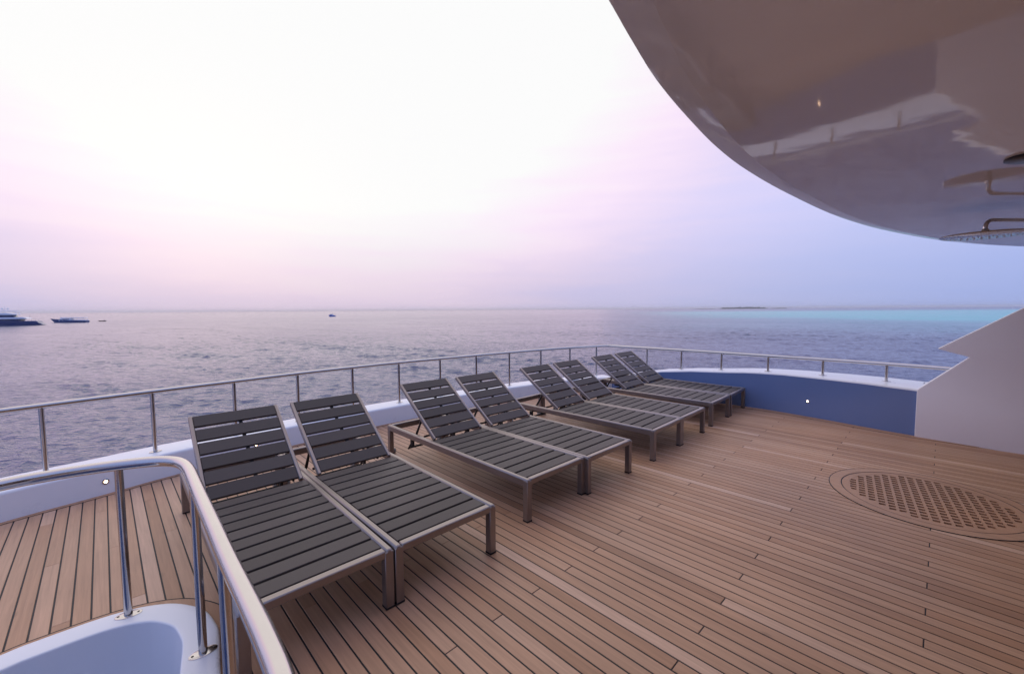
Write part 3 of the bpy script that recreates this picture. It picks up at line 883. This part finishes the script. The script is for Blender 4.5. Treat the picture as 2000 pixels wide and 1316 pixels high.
labels = ['nearest slatted charcoal sun lounger, its left side hidden behind the curved handrail',
          'second slatted lounger from the front, right one of the nearest pair',
          'third slatted lounger from the front, left of the second pair, whole side rail showing',
          'fourth slatted lounger from the front, right one of the second pair',
          'left slatted lounger of the third pair, its foot leg on the open deck',
          'right slatted lounger of the third pair',
          'left slatted lounger of the farthest pair by the blue bulwark',
          'farthest slatted lounger, touching the shade of the blue bulwark']
proto = lounger()
copies = [proto] + [copy_tree(proto) for _ in range(7)]
for o, (x, y, yw), lab in zip(copies, beds, labels):
    c, s = math.cos(yw), math.sin(yw)
    o.location = (x - c * L_ / 2 - s * W_ / 2, y - s * L_ / 2 + c * W_ / 2, 0.0005)
    o.rotation_euler = (0, 0, yw)
    tag(o, lab, 'sun lounger', 'slatted sun loungers in pairs along the deck')

# ---------------------------------------------------------------- boats
def hull(L, beam, h, bow_rake, stern_rake, sheer=0.3, n=14):
    """hull along x: stern at 0, bow at L"""
    rows = []
    for j, (zf, bf) in enumerate([(-0.4, 0.6), (0.0, 0.8), (0.5, 0.95), (1.0, 1.0)]):
        row_l, row_r = [], []
        for i in range(n + 1):
            t = i / n
            wdt = beam / 2 * bf * (1 - max(0, (t - 0.55) / 0.45) ** 2.2)
            z = zf * h * (1 + sheer * t * t if zf > 0 else 1)
            x = t * L + bow_rake * max(0, zf) * t ** 3 - stern_rake * max(0, 1 - zf) * -(1 - t) ** 6 * -1
            row_l.append(Vector((x, wdt, z))); row_r.append(Vector((x, -wdt, z)))
        rows.append(row_l + list(reversed(row_r)))
    mb = MB(); mb.loops(rows, True, True)
    return mb

def place(root, loc, rz):
    root.location = loc; root.rotation_euler = (0, 0, rz)

# motor yacht, partly outside the left of the frame
y_ = empty('motor_yacht')
hull(48, 9.0, 2.7, 3.0, 2.0, 0.7).build('hull', M['hull_dark'], y_, True)
mb = MB(); mb.prism([(-3.0, -3.6, 0.25), (0.6, -3.6, 0.25), (2.6, -3.6, 2.3), (0.0, -3.6, 1.9)], (0, 7.2, 0)); mb.build('stern_platform', M['hull_dark'], y_)
mb = MB(); mb.box((24, 0, 2.0), (38, 9.12, 0.12)); mb.build('hull_stripe', M['boat_brown'], y_)
mb = MB(); mb.prism([(7.5, -3.9, 2.6), (38, -3.9, 2.6), (35, -3.9, 4.1), (6.4, -3.9, 4.1)], (0, 7.8, 0)); mb.build('main_deckhouse', M['boat_glass'], y_)
mb = MB(); mb.prism([(3.6, -4.2, 4.1), (36, -4.2, 4.1), (33, -4.2, 5.1), (5.6, -4.2, 5.1)], (0, 8.4, 0)); mb.build('bridge_deck', M['boat_white'], y_)
mb = MB(); mb.prism([(9.5, -3.4, 5.1), (31, -3.4, 5.1), (28, -3.4, 6.6), (10.6, -3.4, 6.6)], (0, 6.8, 0)); mb.build('upper_windows', M['boat_glass'], y_)
mb = MB(); mb.prism([(9.0, -3.7, 6.6), (30, -3.7, 6.6), (27, -3.7, 7.5), (13, -3.7, 7.8), (8.0, -3.7, 6.9)], (0, 7.4, 0)); mb.build('upper_roof', M['boat_white'], y_)
mb = MB()
for yy in (-2.6, 2.6):
    mb.tube([(8.8, yy, 6.8), (9.0, yy, 8.9), (18.6, yy, 9.1), (20.0, yy, 7.6)], 0.24, 6)
mb.build('sundeck_arch', M['boat_white'], y_)
mb = MB(); mb.tube([(14.2, 0, 7.6), (14.2, 0, 11.8)], 0.10, 6); mb.box((14.2, 0, 10.1), (0.25, 2.6, 0.15)); mb.build('mast', M['boat_white'], y_)
for x in (12.9, 15.4):
    mb = MB(); mb.lathe([(0.2, 0), (0.5, 0.25), (0.55, 0.6), (0.35, 1.0), (0.1, 1.1)], (x, 0, 9.9), 12); mb.build('radar_dome', M['boat_white'], y_, True)
mb = MB(); mb.tube([(13.0, 0, 10.0), (15.3, 0, 10.0)], 0.07, 6); mb.build('spreader', M['boat_white'], y_)
mb = MB()
for x in (1.0, 2.6, 4.2, 5.8): mb.tube([(x, -3.9, 2.6), (x, -3.9, 3.7)], 0.05, 5)
mb.tube([(0.6, -3.9, 3.7), (6.5, -3.9, 3.7)], 0.05, 5); mb.tube([(4.8, -3.7, 4.1), (4.8, -3.7, 6.8)], 0.06, 5)
mb.build('stern_rail', M['steel'], y_)
place(y_, (-306, 272, SEA), PI + math.radians(34))
tag(y_, 'large dark-hulled white motor yacht with mast cut off by the left edge', 'yacht')

d_ = empty('passenger_boat')
hull(22, 4.2, 1.35, 2.6, 0.0, 1.1).build('hull', M['hull_dark'], d_, True)
mb = MB(); mb.box((8.0, 0, 1.55), (15.0, 3.9, 0.5)); mb.build('gunwale_band', M['boat_white'], d_)
mb = MB(); mb.prism([(9.5, -1.7, 1.3), (18.2, -1.7, 1.3), (16.6, -1.7, 2.9), (10.4, -1.7, 2.9)], (0, 3.4, 0)); mb.build('cabin', M['boat_white'], d_)
mb = MB(); mb.box((13.2, 0, 2.35), (4.6, 3.46, 0.45)); mb.build('cabin_window', M['boat_glass'], d_)
mb = MB(); mb.prism([(0.8, -1.9, 3.1), (17.2, -1.9, 3.15), (16.6, -1.9, 3.65), (1.0, -1.9, 3.5)], (0, 3.8, 0)); mb.build('canopy', M['boat_white'], d_)
for x in (1.4, 3.2, 5.0, 6.8, 8.6):
    for s in (-1.7, 1.7):
        mb = MB(); mb.tube([(x, s, 1.3), (x, s, 3.15)], 0.06, 5); mb.build('canopy_post', M['boat_white'], d_)
place(d_, (-337, 334, SEA), PI + math.radians(12)); d_.scale = (1, 1, 1.12)
tag(d_, 'blue-hulled passenger boat with a long white canopy, right of the yacht', 'boat')

g_ = empty('dinghy')
hull(5.6, 1.9, 0.55, 0.6, 0.0, 0.5).build('hull', M['boat_brown'], g_, True)
mb = MB(); mb.box((1.0, 0, 0.7), (0.4, 1.4, 0.4)); mb.box((3.0, 0, 0.6), (0.3, 1.5, 0.12)); mb.build('seat', M['boat_brown'], g_)
place(g_, (-350, 362, SEA), PI)
tag(g_, 'tiny low open dinghy on the water right of the passenger boat', 'dinghy')

f_ = empty('fishing_boat')
hull(8.0, 3.0, 1.5, 0.9, 0.0, 0.6).build('hull', M['boat_blue'], f_, True)
mb = MB(); mb.prism([(3.0, -1.1, 1.3), (7.0, -1.1, 1.5), (6.4, -1.1, 3.1), (3.2, -1.1, 3.1)], (0, 2.2, 0)); mb.build('cabin', M['boat_white'], f_)
mb = MB(); mb.box((4.4, 0, 3.22), (4.2, 2.6, 0.18)); mb.build('cabin_roof', M['boat_white'], f_)
mb = MB(); mb.box((5.0, 0, 2.5), (1.6, 2.26, 0.6)); mb.build('cabin_window', M['boat_glass'], f_)
mb = MB(); mb.tube([(3.6, 0, 3.2), (3.6, 0, 4.6)], 0.08, 5); mb.tube([(0.5, 0.6, 1.5), (0.5, 0.6, 2.7)], 0.08, 5); mb.build('mast', M['boat_brown'], f_)
place(f_, (-238.5, 568, SEA), PI)
tag(f_, 'small bright blue fishing boat with white cabin alone near the horizon', 'boat')

# ---------------------------------------------------------------- far island
def islet(name, x0, x1, dist, hmax, label, gaps=0.0):
    root = empty(name, ((x0 + x1) / 2, dist, SEA)); r0 = Vector(root.location)
    L = x1 - x0
    mb = MB(); n = 20
    rows = []
    for (f, z) in [(1.0, -0.5), (0.97, 0.6), (0.9, 1.0)]:
        rows.append([Vector((math.cos(2 * PI * k / n) * L / 2 * f, math.sin(2 * PI * k / n) * 60 * f, z)) for k in range(n)])
    mb.loops(rows, True, True); mb.build('beach', M['sand'], root)
    mb = MB(); r2 = random.Random(int(x0))
    x = -L / 2 * 0.93
    while x < L / 2 * 0.93:
        env = 1 - (abs(x) / (L / 2)) ** 6
        hh = hmax * env * r2.uniform(0.6, 1.0); w = r2.uniform(9, 17)
        if r2.random() >= gaps:
            for q in range(3):
                cx = x + r2.uniform(-5, 5); cy = r2.uniform(-40, 20); ww = w * r2.uniform(0.7, 1.1); hz = hh * r2.uniform(0.75, 1.0)
                nn = 8; prof = [(0.5, 0.0), (1.0, 0.35), (0.9, 0.65), (0.5, 0.92), (0.1, 1.0)]
                rws = []
                for rr, zz in prof:
                    rws.append([Vector((cx + math.cos(2 * PI * k / nn) * ww * 0.8 * rr * r2.uniform(0.8, 1.2), cy + math.sin(2 * PI * k / nn) * ww * rr, 0.8 + zz * hz * r2.uniform(0.94, 1.06))) for k in range(nn)])
                mb.loops(rws, True, True)
        x += w * 0.8
    t = mb.build('tree_cover', M['foliage'], root); tag(t, None, None, None, 'stuff')
    tag(root, label, 'island', None, 'structure')
ID = 3400.0
px = lambda p: (p - 1000) / 820.63 * ID
islet('island', px(1405), px(1497), ID, 15.0, 'low tree-covered island on the horizon at right')
islet('sandbank', px(1360), px(1394), ID, 4.5, 'flat thin islet left of the island on the horizon')
islet('islet', px(1503), px(1532), ID, 6.5, 'scattered tiny tree clumps right of the island on the horizon', 0.45)

# ---------------------------------------------------------------- haze
hm = bpy.data.materials.new('haze'); hm.use_nodes = True
hn = hm.node_tree.nodes; hn.clear()
ho = hn.new('ShaderNodeOutputMaterial'); hv = hn.new('ShaderNodeVolumePrincipled')
hv.inputs['Color'].default_value = (0.97, 0.98, 1.0, 1); hv.inputs['Density'].default_value = 0.00011
hv.inputs['Anisotropy'].default_value = 0.5
hm.node_tree.links.new(hv.outputs[0], ho.inputs['Volume'])
mb = MB(); mb.box((0, 0, (SEA - 8 + 18) / 2), (20600, 20600, 18 - (SEA - 8)))
haze = mb.build('haze', hm); tag(haze, 'thin pale haze over the sea', None, None, 'stuff')
